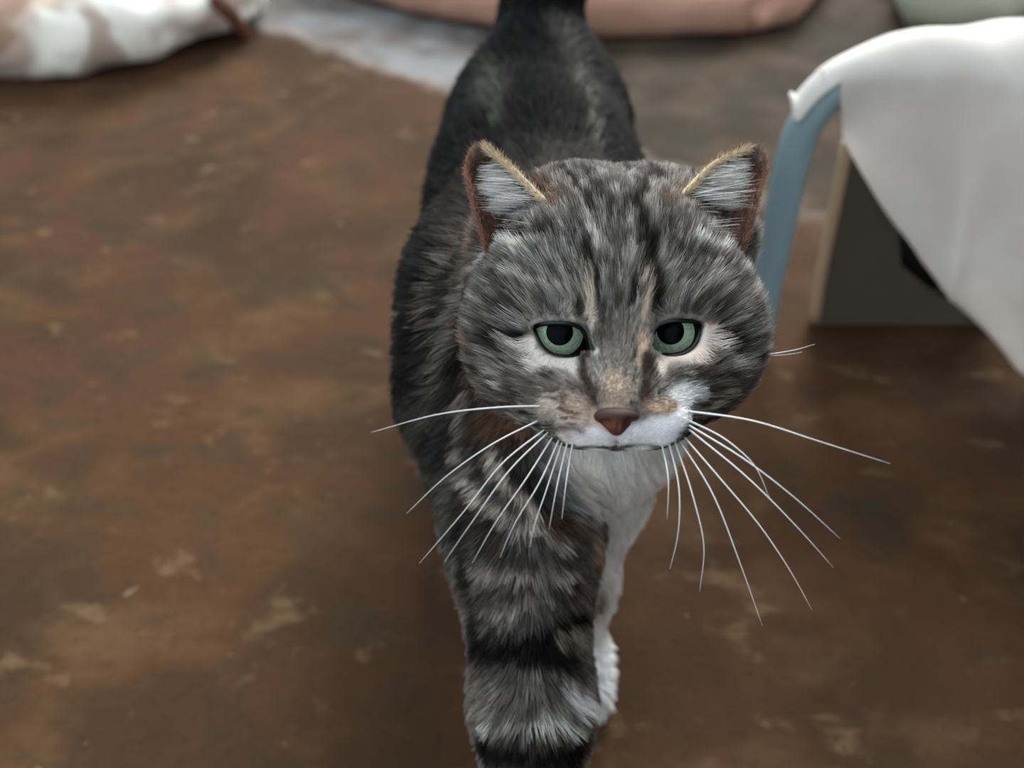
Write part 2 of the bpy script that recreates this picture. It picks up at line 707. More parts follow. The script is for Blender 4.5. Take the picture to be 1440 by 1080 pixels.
# --- back
st((92, 92, 84), 22, [(695, 45), (690, 100), (695, 150)], .75)
st((88, 88, 82), 20, [(785, 40), (810, 95), (822, 130)], .75)
st((110, 108, 102), 9, [(812, 120), (828, 160), (832, 215)], .9)
st((96, 96, 90), 9, [(700, 130), (704, 180)], .8)
st((110, 110, 106), 8, [(868, 150), (895, 195)], .6)
st((20, 20, 20), 16, [(752, 20), (748, 120), (750, 230)], .9)
st((20, 20, 20), 20, [(655, 110), (645, 170), (625, 240)], .8)
st((20, 20, 20), 18, [(860, 100), (880, 190)], .8)
HEAD0 = len(ST)
# --- head: broad areas
st((160, 126, 102), 15, [(676, 338), (668, 375), (666, 440), (672, 480)], .6, .9)
st((120, 92, 74), 26, [(680, 545), (720, 590)], .8)
st((196, 182, 170), 13, [(760, 575), (800, 592), (835, 600)], .9)
st((212, 206, 198), 11, [(740, 470), (738, 490)], 1)
st((214, 208, 200), 12, [(722, 484), (760, 506), (808, 519)], .9, .8)
st((232, 220, 208), 13, [(1004, 478), (985, 498), (930, 514)], 1)
st((228, 222, 214), 11, [(995, 470), (1012, 492)], .9)
st((190, 186, 176), 12, [(1020, 512), (1045, 520)], .8)
st((186, 180, 172), 9, [(690, 515), (706, 526)], .9)
st((96, 90, 83), 15, [(715, 535), (760, 545), (795, 545)], .6)
st((88, 82, 76), 17, [(955, 525), (1000, 535), (1035, 540)], .7)
st((128, 98, 72), 13, [(1020, 552), (1040, 545)], .8)
st((180, 162, 144), 20, [(866, 540), (868, 562)], .9, .7)
st((118, 113, 106), 17, [(866, 460), (866, 508)], .7)
st((205, 200, 194), 6, [(834, 478), (838, 508)], .95)
st((206, 180, 160), 7.5, [(905, 464), (903, 512)], .9, .8)
st((52, 40, 32), 11, [(824, 502), (823, 528), (831, 560)], .95)
st((52, 38, 30), 11, [(912, 502), (910, 530), (902, 560)], .95)
st((40, 30, 26), 5, [(836, 570), (848, 573)], .8)
st((40, 30, 26), 5, [(888, 573), (900, 568)], .8)
st((178, 156, 138), 13, [(812, 570), (836, 590)], .75, .8)
st((188, 160, 138), 13, [(912, 574), (940, 566)], .8, .8)
st((245, 247, 250), 17, [(885, 606), (925, 602), (958, 582)], 1)
st((245, 247, 250), 14, [(880, 615), (930, 614)], 1)
st((228, 230, 233), 10, [(838, 610), (864, 615)], 1)
st((214, 208, 202), 9, [(790, 612), (830, 615)], .9)
st((225, 228, 230), 14, [(950, 555), (985, 550)], .7)
st((215, 220, 224), 10, [(1015, 572), (1040, 560)], .7)
for a in ([(770, 588), (800, 590), (830, 597)], [(778, 600), (806, 602)], [(786, 575), (812, 582)]):
    st((96, 66, 48), 3.2, a, .85)
st((226, 226, 224), 15, [(838, 632), (868, 637), (898, 632)], 1)
st((236, 238, 240), 17, [(884, 620), (945, 616)], 1)
st((222, 222, 222), 13, [(815, 620), (856, 621)], 1)
st((110, 104, 102), 2.4, [(868, 607), (868, 622)], .9)
# eyeliner
st((34, 28, 25), 8.5, [(748, 461), (722, 465), (698, 478), (668, 508)], .97)
st((34, 28, 25), 8.5, [(984, 458), (1010, 462), (1030, 482), (1052, 514)], .97)
st((216, 150, 130), 4, [(984, 466), (998, 464)], .7)
st((78, 72, 66), 8, [(680, 440), (720, 440)], .4)
# light brows and temple patches
st((204, 204, 199), 11, [(684, 368), (708, 354), (740, 344)], .95)
st((204, 204, 199), 9, [(984, 346), (1006, 354), (1032, 370)], .95)
st((205, 208, 206), 9, [(1034, 384), (1052, 398)], .9)
st((186, 182, 175), 8, [(780, 412), (800, 436)], .8)
st((186, 182, 175), 8, [(955, 410), (938, 434)], .8)
# forehead
st((206, 192, 172), 9, [(830, 396), (824, 432), (832, 448)], .9)
st((206, 192, 174), 8, [(908, 392), (912, 420), (908, 446)], .9)
st((202, 198, 192), 8, [(835, 310), (841, 350)], .9)
st((198, 194, 188), 8, [(878, 318), (884, 356)], .8)
st((182, 178, 172), 6, [(856, 380), (860, 420)], .8)
st((182, 178, 172), 5, [(882, 384), (878, 412)], .8)
st((70, 64, 58), 8, [(868, 385), (870, 425)], .6)
D = (30, 26, 24)
st(D, 7.0, [(787, 243), (808, 256), (822, 276), (832, 300)], .95)
st(D, 5.6, [(830, 246), (842, 268), (848, 285)], .9)
st(D, 11.2, [(826, 340), (825, 368)], .95)
st(D, 7.0, [(838, 383), (847, 424)], .95)
st(D, 6.3, [(898, 383), (890, 424)], .9)
st(D, 9.8, [(926, 388), (924, 430)], .95)
st(D, 11.2, [(893, 280), (906, 330), (916, 374)], .95)
st(D, 8.4, [(924, 248), (900, 278)], .9)
st((46, 36, 30), 7, [(808, 392), (811, 436)], .9)
st((50, 46, 43), 7.5, [(780, 380), (800, 405)], .7)
st((50, 46, 43), 7.5, [(740, 375), (765, 395)], .6)
st((50, 46, 43), 8, [(950, 350), (985, 385)], .6)
st((50, 46, 43), 8, [(960, 395), (990, 410)], .6)
st((50, 46, 43), 7.5, [(868, 255), (866, 300)], .7)
st((112, 82, 58), 16, [(762, 258), (784, 292)], .75, .8)
st((108, 82, 62), 12, [(955, 266), (934, 290)], .75, .8)
st((50, 42, 38), 13, [(690, 338), (735, 326), (778, 326)], .95)
st((60, 50, 46), 13, [(970, 300), (1002, 322), (1022, 346)], .9)
st((104, 62, 48), 7, [(1010, 340), (1030, 352)], .8)
st((58, 54, 50), 9, [(700, 395), (730, 400), (765, 420)], .55)
st((58, 54, 50), 8, [(690, 420), (725, 432)], .5)
st((58, 54, 50), 9, [(1030, 410), (1000, 425), (970, 432)], .5)
st((64, 60, 56), 9, [(846, 262), (850, 300)], .5)
st((64, 60, 56), 9, [(884, 262), (880, 296)], .5)
st((176, 174, 168), 7, [(716, 385), (745, 400), (775, 425)], .7)
st((176, 174, 168), 7, [(1012, 392), (985, 402), (958, 420)], .7)
st((176, 174, 168), 7, [(700, 445), (735, 448)], .6)
rg_ = np.random.default_rng(12)
for k_ in range(130):
    x_, y_ = rg_.uniform(680, 1050), rg_.uniform(290, 560)
    if abs(x_ - 866) < 60 and y_ > 440:
        continue
    dx_, dy_ = x_ - 867, y_ - 560
    l_ = math.hypot(dx_, dy_)
    dx_, dy_ = dx_ / l_, dy_ / l_ + (.25 if abs(x_ - 866) > 80 else 0)
    h_ = rg_.uniform(8, 17)
    if any(abs(x_ - e_) < 62 and 440 < y_ < 522 for e_ in (785, 945)):
        continue
    c_ = (190, 187, 180) if rg_.random() < .55 else (40, 37, 34)
    st(c_, rg_.uniform(2.4, 4.4), [(x_, y_), (x_ + dx_ * h_, y_ + dy_ * h_)], rg_.uniform(.5, .85))
# anchor
APX = [q for s in ST for q in s[2]]
A3, AT = march([q[0] for q in APX], [q[1] for q in APX], cat_sdf)
_i = 0
STROKES = []
for col, wd, pts, a, soft in ST:
    n = len(pts)
    p3, tt = A3[_i:_i + n], AT[_i:_i + n]
    _i += n
    ok = tt < .95
    if ok.sum() == 0:
        continue
    p3, tt = p3[ok], tt[ok]
    STROKES.append((col, wd * tt.mean() / F, p3, a, soft, len(STROKES) >= 0 and _i))

NOSE = hp(868, 590, .0478)
SPINE = np.array([(.040, .36, .30), (.014, .455, .28), (.012, .535, .28), (.016, .61, .28), (.021, .70, .28)])


def group_w(p):
    D_ = {}
    for f, lo, hi, k, g in prims:
        d = f(p)
        D_[g] = np.minimum(D_.get(g, 9.0), d)
    A = np.stack([D_[g] for g in GROUPS], -1)
    A = A - A.min(-1, keepdims=True)
    W = np.exp(-A / .006)
    return W / W.sum(-1, keepdims=True)


def paint(p, W, ragged=True):
    """coat colour at surface points p (linear)"""
    n1 = fbm(p * 160, 2)
    n2 = fbm(p * np.array([60, 60, 60]), 3)
    wob = np.stack([vnoise(p * 130 + 11), vnoise(p * 130 + 37), vnoise(p * 130 + 71)], -1) - .5
    q = p + wob * .006
    head = W[:, 0]
    rel = (p - (NOSE - (-FW) * .012)) @ HM
    th = np.arctan2(rel[:, 0], rel[:, 1])
    rr2 = np.linalg.norm(rel, axis=1)
    sk = fbm(np.c_[th * 38, rr2 * 150, th * 0], 2)
    dh, lh = srgb(52, 49, 46), srgb(158, 154, 146)
    base_h = dh + (lh - dh) * ss(.22, .80, .7 * sk + .3 * n1)[:, None]
    # body: dark back, mackerel bands down the flanks
    topness = ss(.20, .27, p[:, 2])
    band = np.sin((q[:, 1] + .25 * np.abs(q[:, 0] - .016)) * 165 + (n2 - .5) * 5)
    dk, lt = srgb(17, 16, 16), srgb(62, 60, 57)
    body = dk + (lt - dk) * (ss(-.1, .8, band) * (1 - .88 * topness) * .9 + .06)[:, None]
    legs = W[:, 3] + W[:, 4] + W[:, 5]
    bl = np.sin(q[:, 2] * 210 + 60 * q[:, 1] + (n2 - .5) * 5)
    dl, ll = srgb(70, 65, 60), srgb(148, 143, 136)
    legc = dl + (ll - dl) * (.5 + .35 * ss(-.6, .7, bl) + .5 * (n1 - .5))[:, None]
    white = srgb(226, 224, 220)
    wl = W[:, 4:5]
    legc = legc * (1 - wl) + white * wl
    front = (ss(.41, .385, p[:, 1]) * ss(.005, .022, p[:, 0] - .1 * (.2 - p[:, 2])))[:, None]
    neckc = srgb(64, 60, 56) * (0.6 + .8 * n1)[:, None]
    neckc = neckc * (1 - front) + white * front
    hi_ = ss(.12, .185, p[:, 2])[:, None] * (1 - wl)
    legc = legc * (1 - hi_) + (body * .8 + .2 * legc) * hi_
    tailc = srgb(36, 34, 33) + (srgb(84, 80, 74) - srgb(36, 34, 33)) * ss(.2, .9, np.sin(q[:, 2] * 120))[:, None] * ss(.30, .36, p[:, 2])[:, None]
    c = head[:, None] * base_h + W[:, 1:2] * neckc + W[:, 2:3] * body + legs[:, None] * legc + W[:, 6:7] * tailc
    for col, wd, pts, a, soft, _ in STROKES:
        lo, hi = pts.min(0) - wd * 2.2, pts.max(0) + wd * 2.2
        m = np.nonzero(np.all((q > lo) & (q < hi), -1))[0]
        if not len(m):
            continue
        x = q[m]
        d = np.full(len(m), 9.0)
        if len(pts) == 1:
            d = np.linalg.norm(x - pts[0], axis=1)
        for i in range(len(pts) - 1):
            ab = pts[i + 1] - pts[i]
            t = np.clip(((x - pts[i]) @ ab) / max(ab @ ab, 1e-12), 0, 1)
            d = np.minimum(d, np.linalg.norm(x - pts[i] - t[:, None] * ab, axis=1))
        k = a * (1 - ss(wd * (1 - soft), wd * (1 + soft), d))
        if col.mean() < .22:
            k = k * (1 - W[m, 4])
        c[m] = c[m] * (1 - k[:, None]) + col * k[:, None]
    return c


CAT_MAT = m_attr('tabby_skin', .8, .1)
cat = quads('cat', CV, CQ, CAT_MAT)
tag(cat, 'grey tabby cat with white chest walking forward, green eyes looking up, tail raised', 'cat')
WV = group_w(CV)
cc = paint(CV, WV) * .85
at = cat.data.attributes.new('coat', 'FLOAT_COLOR', 'POINT')
at.data.foreach_set('color', np.c_[cc, np.ones(len(cc))].astype(np.float32).ravel())

# ------------------------------------------------------------------ fur
def hair_obj(name, PTS, rad, colr, mat, parent, kind='stuff'):
    N, K, _ = PTS.shape
    cu = bpy.data.hair_curves.new(name)
    cu.add_curves([K] * N)
    cu.attributes['position'].data.foreach_set('vector', PTS.astype(np.float32).ravel())
    ra = cu.attributes.get('radius') or cu.attributes.new('radius', 'FLOAT', 'POINT')
    ra.data.foreach_set('value', rad.astype(np.float32).ravel())
    ca = cu.attributes.new('coat', 'FLOAT_COLOR', 'POINT')
    ca.data.foreach_set('color', np.concatenate([colr, np.ones((N, K, 1))], -1).astype(np.float32).ravel())
    o = bpy.data.objects.new(name, cu)
    COL.objects.link(o)
    cu.materials.append(mat)
    o.parent = parent
    o['kind'] = kind
    return o


FUR_MAT = m_attr('tabby_fur', .6, .08, True)
tri = np.concatenate([CQ[:, [0, 1, 2]], CQ[:, [0, 2, 3]]])
a_, b_, c_ = CV[tri[:, 0]], CV[tri[:, 1]], CV[tri[:, 2]]
area = .5 * np.linalg.norm(np.cross(b_ - a_, c_ - a_), axis=1)
cen = (a_ + b_ + c_) / 3
dens = WV[tri[:, 0]] @ np.array([5.0, 2.2, 1.3, 2.6, 2.2, .8, 1.0])
dens = dens * np.where(cen[:, 1] > .5, .8, 1) * np.where(np.linalg.norm(cen - NOSE, axis=1) < .04, 2.6, 1)
NF = 330000
pr = area * dens
pr /= pr.sum()
ti = RNG.choice(len(tri), NF, p=pr)
u = RNG.random((NF, 2))
fl_ = u.sum(1) > 1
u[fl_] = 1 - u[fl_]
pos = a_[ti] + u[:, :1] * (b_[ti] - a_[ti]) + u[:, 1:] * (c_[ti] - a_[ti])
keep = np.ones(NF, bool)
for e in EYES:
    q = (pos - e['p']) @ HM
    near = (np.linalg.norm(q, axis=1) < .03) & (q[:, 2] > -.002)
    dd = np.full(NF, 9.0)
    dd[near] = poly_sd(q[near][:, :2], e['q'])
    keep &= dd > .0009
    e['dd'] = dd
nq = (pos - NOSE) @ HM
nose_zone = (np.abs(nq[:, 0]) < .0088 - np.maximum(0, -.001 - nq[:, 1]) * .8) & (nq[:, 1] < .0042) & (nq[:, 1] > -.0068) & (nq[:, 2] > -.014)
keep &= ~nose_zone
for (pa_, pb_, r_) in PHIL:
    keep &= cone(pa_, r_, pb_, r_)[0](pos) > .0012
pos = pos[keep]
for e in EYES:
    e['dd'] = e['dd'][keep]
NF = len(pos)
nor = nrm(grad(pos, cat_sdf, 8e-4))
W = group_w(pos)
# comb directions
fd = nrm(pos - (NOSE - (-FW) * .012))
fd_h = fd + np.array([0, 0, -.10])
up_h = (pos - HC) @ UP
bodyc = np.array([0, 1.0, -.35]) + np.c_[np.zeros(NF), np.zeros(NF), -.5 * ss(.0, .06, np.abs(pos[:, 0] - .016))]
neckd = np.c_[(pos[:, 0] - .035) * 6, np.full(NF, .45), np.full(NF, -.85)]
legd = np.tile(np.array([0, .05, -1.0]), (NF, 1))
side_r = (pos[:, 0] - .008) / .03
forer = np.c_[np.clip(side_r, -1, 1) * .75, np.full(NF, -.25), np.full(NF, -.75)]
taild = np.tile(np.array([0, .25, 1.0]), (NF, 1))
g = W[:, 0:1] * fd_h + W[:, 1:2] * nrm(neckd) + W[:, 2:3] * nrm(bodyc) + W[:, 3:4] * nrm(forer) + (W[:, 4:5] + W[:, 5:6]) * legd + W[:, 6:7] * nrm(taild)
dn = np.linalg.norm(pos - NOSE, axis=1)
Ln = W @ np.array([0, .020, .020, .013, .011, .014, .024])
Lh = .0028 + .0085 * ss(.022, .075, dn) + .004 * ss(.07, .10, dn) + .007 * ss(.040, .075, dn) * ss(.03, -.02, up_h) * ss(.025, .045, np.abs((pos - HC) @ RT))
Lh = Lh * (1 - .38 * ss(.0, .02, up_h) * (1 - ss(.03, .05, np.abs((pos - HC) @ RT))))
Ln = Ln + W[:, 0] * Lh
for e in EYES:
    near = e['dd'] < .008
    k = (1 - ss(.001, .008, e['dd']))[:, None]
    q = pos - (e['p'] + HM @ np.array([0, 0, .004]))
    out = nrm(q - nor * (q * nor).sum(-1, keepdims=True))
    g = np.where(near[:, None], g * (1 - .8 * k) + out * k * 1.2, g)
    Ln = np.where(near, Ln * (1 - .62 * k[:, 0]), Ln)
g = g + .30 * (np.stack([vnoise(pos * 90 + 3), vnoise(pos * 90 + 53), vnoise(pos * 90 + 97)], -1) - .5)
g = g + RNG.normal(0, .10, (NF, 3))
g = nrm(g - nor * (g * nor).sum(-1, keepdims=True))
Ln = Ln * (.7 + .6 * RNG.random(NF))
lift = (.30 + .12 * RNG.random(NF)) * (1 - .35 * W[:, 0] * (1 - ss(.03, .07, dn)))
K = 5
s = np.linspace(0, 1, K)[None, :, None]
d0 = nrm(nor * lift[:, None] * 1.5 + g)
d1 = nrm(nor * (lift * .25)[:, None] + g)
PT = pos[:, None, :] - nor[:, None, :] * .0004 + Ln[:, None, None] * (d0[:, None, :] * (s - .5 * s * s) + d1[:, None, :] * (.5 * s * s)) * 1.0
# clumps
NCl = 38000
ci = RNG.choice(NF, NCl, replace=False)
kd = kdtree.KDTree(NCl)
for i, j in enumerate(ci):
    kd.insert(Vector(pos[j]), i)
kd.balance()
cl = np.fromiter((kd.find(v)[1] for v in pos.tolist()), np.int64, NF)
cidx = ci[cl]
clumpT = PT[cidx] + 0
off = (pos - pos[cidx])[:, None, :]
tgt = clumpT + off * .25
PT = PT + (tgt - PT) * (np.linspace(0, 1, K)[None, :, None] ** 1.3) * ((.72 - .32 * W[:, 0] - .22 * W[:, 3])[:, None, None] * (np.linalg.norm(off, axis=-1, keepdims=True) < .008))
# colour
pc = pos + g * (Ln * .45)[:, None]
colr = paint(pc, W)
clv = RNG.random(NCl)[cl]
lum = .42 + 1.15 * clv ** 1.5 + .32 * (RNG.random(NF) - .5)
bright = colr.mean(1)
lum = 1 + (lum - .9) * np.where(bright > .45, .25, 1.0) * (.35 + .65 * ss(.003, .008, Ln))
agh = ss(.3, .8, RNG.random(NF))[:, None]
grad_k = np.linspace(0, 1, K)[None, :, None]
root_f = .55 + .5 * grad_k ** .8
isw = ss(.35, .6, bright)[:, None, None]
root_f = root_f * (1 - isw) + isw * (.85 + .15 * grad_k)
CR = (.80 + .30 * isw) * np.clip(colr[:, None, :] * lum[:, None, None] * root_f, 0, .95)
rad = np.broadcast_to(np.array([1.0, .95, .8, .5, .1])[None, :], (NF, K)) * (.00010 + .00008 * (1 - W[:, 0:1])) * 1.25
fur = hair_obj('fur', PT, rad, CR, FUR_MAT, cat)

# ------------------------------------------------------------------ eyes
def iris_mat():
    t = NT('green_iris')
    n = t.noise(900, 3, .6)
    c = t.mix(t.step(n, .35, .7), srgb(122, 148, 130), srgb(160, 178, 148))
    m = t.done(c, .25, 0, .5)
    t.b.inputs['Coat Weight'].default_value = .08
    t.b.inputs['Specular IOR Level'].default_value = .15
    t.b.inputs['Coat Roughness'].default_value = .03
    return m


def glossy(name, col, r=.15):
    t = NT(name)
    c = t.mix(t.noise(200, 3), np.asarray(col) * .8, np.asarray(col) * 1.2)
    m = t.done(c, r, 0, .5)
    t.b.inputs['Coat Weight'].default_value = .08
    t.b.inputs['Specular IOR Level'].default_value = .15
    t.b.inputs['Coat Roughness'].default_value = .03
    return m


M_IRIS = iris_mat()
M_PUP = m_plain('pupil_black', srgb(4, 5, 9), .25, 0, .04)
M_EYE = glossy('eye_dark_white', srgb(26, 30, 30), .2)
M_LID = m_plain('eyelid_black', srgb(16, 14, 14), .35, 0, .5)


def cap(center, R, axis_, half, dome, n=28, rings=8, hole=0.0):
    axis_ = nrm(np.asarray(axis_, float))
    u_ = nrm(np.cross(axis_, [1.0, .2, 0]))
    v_ = np.cross(axis_, u_)
    V, Fc = [], []
    for i in range(rings + 1):
        a = hole + (half - hole) * i / rings
        for k in range(n):
            b = 2 * math.pi * k / n
            V.append(center + R * (math.cos(a) * axis_ + math.sin(a) * (math.cos(b) * u_ + math.sin(b) * v_)))
    for i in range(rings):
        for k in range(n):
            l = (k + 1) % n
            Fc.append((i * n + k, (i + 1) * n + k, (i + 1) * n + l, i * n + l))
    if hole == 0:
        pass
    return V, Fc


for e in EYES:
    c = e['p']
    look = nrm(CAM - c) + UP * .10
    V, Fc = cap(c, ER, look, math.pi * .999, 0, 36, 22)
    eye = mesh('eye', V, Fc, M_EYE, cat)
    V, Fc = cap(c, ER + .00015, look, math.radians(49), 0, 40, 8, math.radians(20))
    mesh('iris', V, Fc, M_IRIS, eye)
    V, Fc = cap(c, ER + .0003, look, math.radians(25), 0, 36, 6)
    mesh('pupil', V, Fc, M_PUP, eye)
    Q = e['q']
    rr_ = ER + .0009
    r2 = (Q ** 2).sum(1)
    zz = np.sqrt(np.maximum(rr_ ** 2 - r2, (.0055) ** 2))
    path = np.array([c + HM @ np.array([Q[i, 0], Q[i, 1], zz[i]]) for i in range(len(Q))])
    tube('eyelid', path, .0016, M_LID, cat, 8, True)

# ------------------------------------------------------------------ nose
def nose_fn(p):
    q = (p - NOSE) @ HM
    x = np.abs(q[..., 0])
    y = q[..., 1]
    z = q[..., 2]
    top = ell((0, .0012, -.003), (.0088, .0042, .0068))[0](np.stack([q[..., 0], y, z], -1))
    bot = ell((0, -.0026, -.003), (.0032, .0038, .0058))[0](np.stack([q[..., 0], y, z], -1))
    v = smin(top, bot, .004)
    nl = cone((.0036, -.0014, .0026), .0015, (.0074, -.0018, -.0012), .0012)[0](np.stack([x, y, z], -1))
    v = -smin(-v, nl, .0012)
    gr = cone((0, -.002, .0036), .0006, (0, -.008, .0018), .0007)[0](np.stack([x, y, z], -1))
    return -smin(-v, gr, .0008)


def m_nose():
    t = NT('nose_leather')
    c = t.mix(t.step(t.noise(260, 3), .35, .7), srgb(98, 54, 40), srgb(64, 36, 30))
    sx = t.n('ShaderNodeSeparateXYZ')
    t.l(t.n('ShaderNodeTexCoord').outputs['Generated'], sx.inputs[0])
    side = t.step(t.math('ABSOLUTE', t.math('SUBTRACT', sx.outputs[0], .5)), .16, .42)
    c = t.mix(t.math('MULTIPLY', side, .75), c, srgb(52, 32, 26))
    c = t.mix(t.math('MULTIPLY', t.step(sx.outputs[2], .72, .92), .8), c, srgb(46, 32, 27))
    t.bump(t.noise(1800, 2), .3, .0004)
    return t.done(c, .65, 0, .25)


nose = sdf_mesh('nose', nose_fn, NOSE - .013, NOSE + .013, .0005, m_nose(), cat)
nose['label'] = 'brick-brown nose leather'

# ------------------------------------------------------------------ ears
EAR_MAT = m_attr('ear_skin', .6, .25)
RIM_MAT = m_plain('ear_rim_cream', srgb(190, 176, 150), .8, 0, .1, .12, 400)


def build_ear(outer, medial, sgn):
    nt, ns = 26, 17
    O_ = smooth_path([hp(*q) for q in outer], nt)
    M_ = smooth_path([hp(*q) for q in medial], nt)
    tt = np.linspace(0, 1, nt)
    sv = np.linspace(0, 1, ns)
    inn = np.zeros((nt, ns, 3))
    bk = np.zeros((nt, ns, 3))
    for i in range(nt):
        dep = .015 * (1 - tt[i] ** 2.2) ** .8 + .002
        for j in range(ns):
            b = math.sin(math.pi * sv[j]) ** .8
            base = O_[i] * (1 - sv[j]) + M_[i] * sv[j]
            inn[i, j] = base + FW * dep * b
            bk[i, j] = base + FW * ((dep + .003) * b + .0012) + UP * .0006
    V = np.concatenate([inn.reshape(-1, 3), bk.reshape(-1, 3)])
    Fc = []
    o = nt * ns
    for i in range(nt - 1):
        for j in range(ns - 1):
            a, b, c, d = i * ns + j, i * ns + j + 1, (i + 1) * ns + j + 1, (i + 1) * ns + j
            Fc.append((a, b, c, d))
            Fc.append((o + a, o + d, o + c, o + b))
    for i in range(nt - 1):
        for j in (0, ns - 1):
            a, d = i * ns + j, (i + 1) * ns + j
            Fc.append((a, d, o + d, o + a))
    for j in range(ns - 1):
        for i in (0, nt - 1):
            a, b = i * ns + j, i * ns + j + 1
            Fc.append((a, o + a, o + b, b))
    ear = mesh('ear', V, Fc, EAR_MAT, cat)
    S, T_ = np.meshgrid(sv, tt)
    colr = np.tile(srgb(112, 82, 70), (nt, ns, 1)) * (.75 + .35 * (1 - S))[..., None]
    tip = ss(.82, .95, T_)[..., None]
    colr = colr * (1 - tip) + srgb(130, 122, 112) * tip
    back = np.tile(srgb(96, 78, 62), (nt * ns, 1))
    al = np.concatenate([colr.reshape(-1, 3), back])
    q = ear.data.attributes.new('coat', 'FLOAT_COLOR', 'POINT')
    q.data.foreach_set('color', np.c_[al, np.ones(len(al))].astype(np.float32).ravel())
    tube('ear_rim', M_[3:-1], np.linspace(.0017, .0012, nt - 4), RIM_MAT, ear, 8)

    def samp(tv, s_, surf):
        fi = np.clip(tv, 0, 1) * (nt - 1.001)
        fj = np.clip(s_, 0, 1) * (ns - 1.001)
        i0, j0 = fi.astype(int), fj.astype(int)
        a, b = (fi - i0)[:, None], (fj - j0)[:, None]
        return (surf[i0, j0] * (1 - a) + surf[i0 + 1, j0] * a) * (1 - b) + (surf[i0, j0 + 1] * (1 - a) + surf[i0 + 1, j0 + 1] * a) * b

    def strands(n, tv, s_, surf, dirs, ln, col_, rr0, kk=5):
        p = samp(tv, s_, surf)
        sgrid = np.linspace(0, 1, kk)[None, :, None]
        pts = p[:, None, :] + ln[:, None, None] * dirs(sgrid)
        rd = np.broadcast_to(np.linspace(1, .15, kk)[None, :], (n, kk)) * rr0
        return pts, rd, np.broadcast_to(col_[:, None, :], (n, kk, 3))
    out_dir = RT * sgn            # outward in the head frame
    parts = []
    # long pale tufts from the medial wall sweeping outwards
    n = 1700
    tv = RNG.random(n) ** 1.1 * .80 + .02
    s_ = 1 - RNG.random(n) ** .8 * .55
    lock = np.floor(tv * 26 + RNG.normal(0, .2, n)).astype(int)
    lk = np.random.default_rng(5).random(64)[np.clip(lock, 0, 63)]
    jit = RNG.normal(0, .08, (n, 3))
    dA = nrm(out_dir[None] * 1.0 - FW[None] * .38 + UP[None] * ((.10 - .25 * tv)[:, None] + (lk[:, None] - .5) * .18) + jit)
    dB = nrm(out_dir[None] * 1.0 + FW[None] * .15 + UP[None] * (-.05 + (lk[:, None] - .5) * .3) + jit)
    wid = np.linalg.norm(samp(tv, np.ones(n), inn) - samp(tv, np.zeros(n), inn), axis=1)
    ln = wid * s_ * (.55 + .3 * RNG.random(n)) * (.25 + .9 * lk)
    cw = srgb(224, 224, 220)[None] * (.45 + .5 * RNG.random(n))[:, None] * (.75 + .4 * lk)[:, None]
    parts.append(strands(n, tv, s_, inn, lambda g_: dA[:, None, :] * (g_ - .5 * g_**2) + dB[:, None, :] * .5 * g_**2, ln * 1.1, np.clip(cw, 0, .93), .00013))
    # short velvet hair inside
    n = 3000
    tv, s_ = RNG.random(n), RNG.random(n)
    jit = RNG.normal(0, .25, (n, 3))
    dC = nrm(-FW[None] * .5 + UP[None] * .7 + out_dir[None] * .35 + jit)
    rc = srgb(100, 74, 62)[None] * (.5 + .9 * RNG.random(n))[:, None]
    tipw = ss(.82, .95, tv)[:, None]
    rc = rc * (1 - tipw) + srgb(120, 110, 100) * tipw
    parts.append(strands(n, tv, s_, inn, lambda g_: dC[:, None, :] * g_, .0035 + .002 * RNG.random(n), rc, .00012))
    # cream fringe along the medial rim and thin pale fringe on the outer rim
    n = 4200
    tv = RNG.random(n)
    e_ = np.where(RNG.random(n) < .72, .985, .012)
    jit = RNG.normal(0, .28, (n, 3))
    along = nrm(np.gradient(M_, axis=0))
    ai = np.clip((tv * (nt - 1)).astype(int), 0, nt - 1)
    dD = nrm(along[ai] * .8 - FW[None] * .55 + jit)
    rimc = np.where((e_ > .5)[:, None], srgb(212, 196, 168), srgb(170, 130, 112)) * (.6 + .5 * RNG.random(n))[:, None]
    ln = np.where(e_ > .5, .0038, .003) * (.6 + .8 * RNG.random(n))
    parts.append(strands(n, tv, e_, inn, lambda g_: dD[:, None, :] * g_, ln, np.clip(rimc, 0, .9), .00013))
    # fur on the back of the ear
    n = 6000
    tv, s_ = RNG.random(n), RNG.random(n)
    jit = RNG.normal(0, .2, (n, 3))
    dE = nrm(along[ai[RNG.integers(0, len(ai), n)]] * .6 + UP[None] * .6 + FW[None] * .5 + jit)
    bc = srgb(112, 84, 60)[None] * (.5 + .8 * RNG.random(n))[:, None]
    parts.append(strands(n, tv, s_, bk, lambda g_: dE[:, None, :] * g_, .005 + .003 * RNG.random(n), bc, .00013))
    hair_obj('ear_fur', np.concatenate([q[0] for q in parts]), np.concatenate([q[1] for q in parts]),
             np.concatenate([q[2] for q in parts]), FUR_MAT, ear)
    return ear


build_ear([(690, 375, -.020), (676, 325, -.018), (664, 275, -.020), (659, 235, -.027), (670, 212, -.031)],
          [(812, 336, -.004), (788, 306, -.005), (750, 268, -.012), (716, 234, -.021), (684, 209, -.030)], -1)
build_ear([(1038, 375, -.020), (1054, 325, -.018), (1066, 275, -.020), (1074, 238, -.027), (1068, 214, -.031)],
          [(914, 334, -.004), (936, 303, -.005), (968, 266, -.012), (1006, 230, -.021), (1050, 210, -.030)], 1)

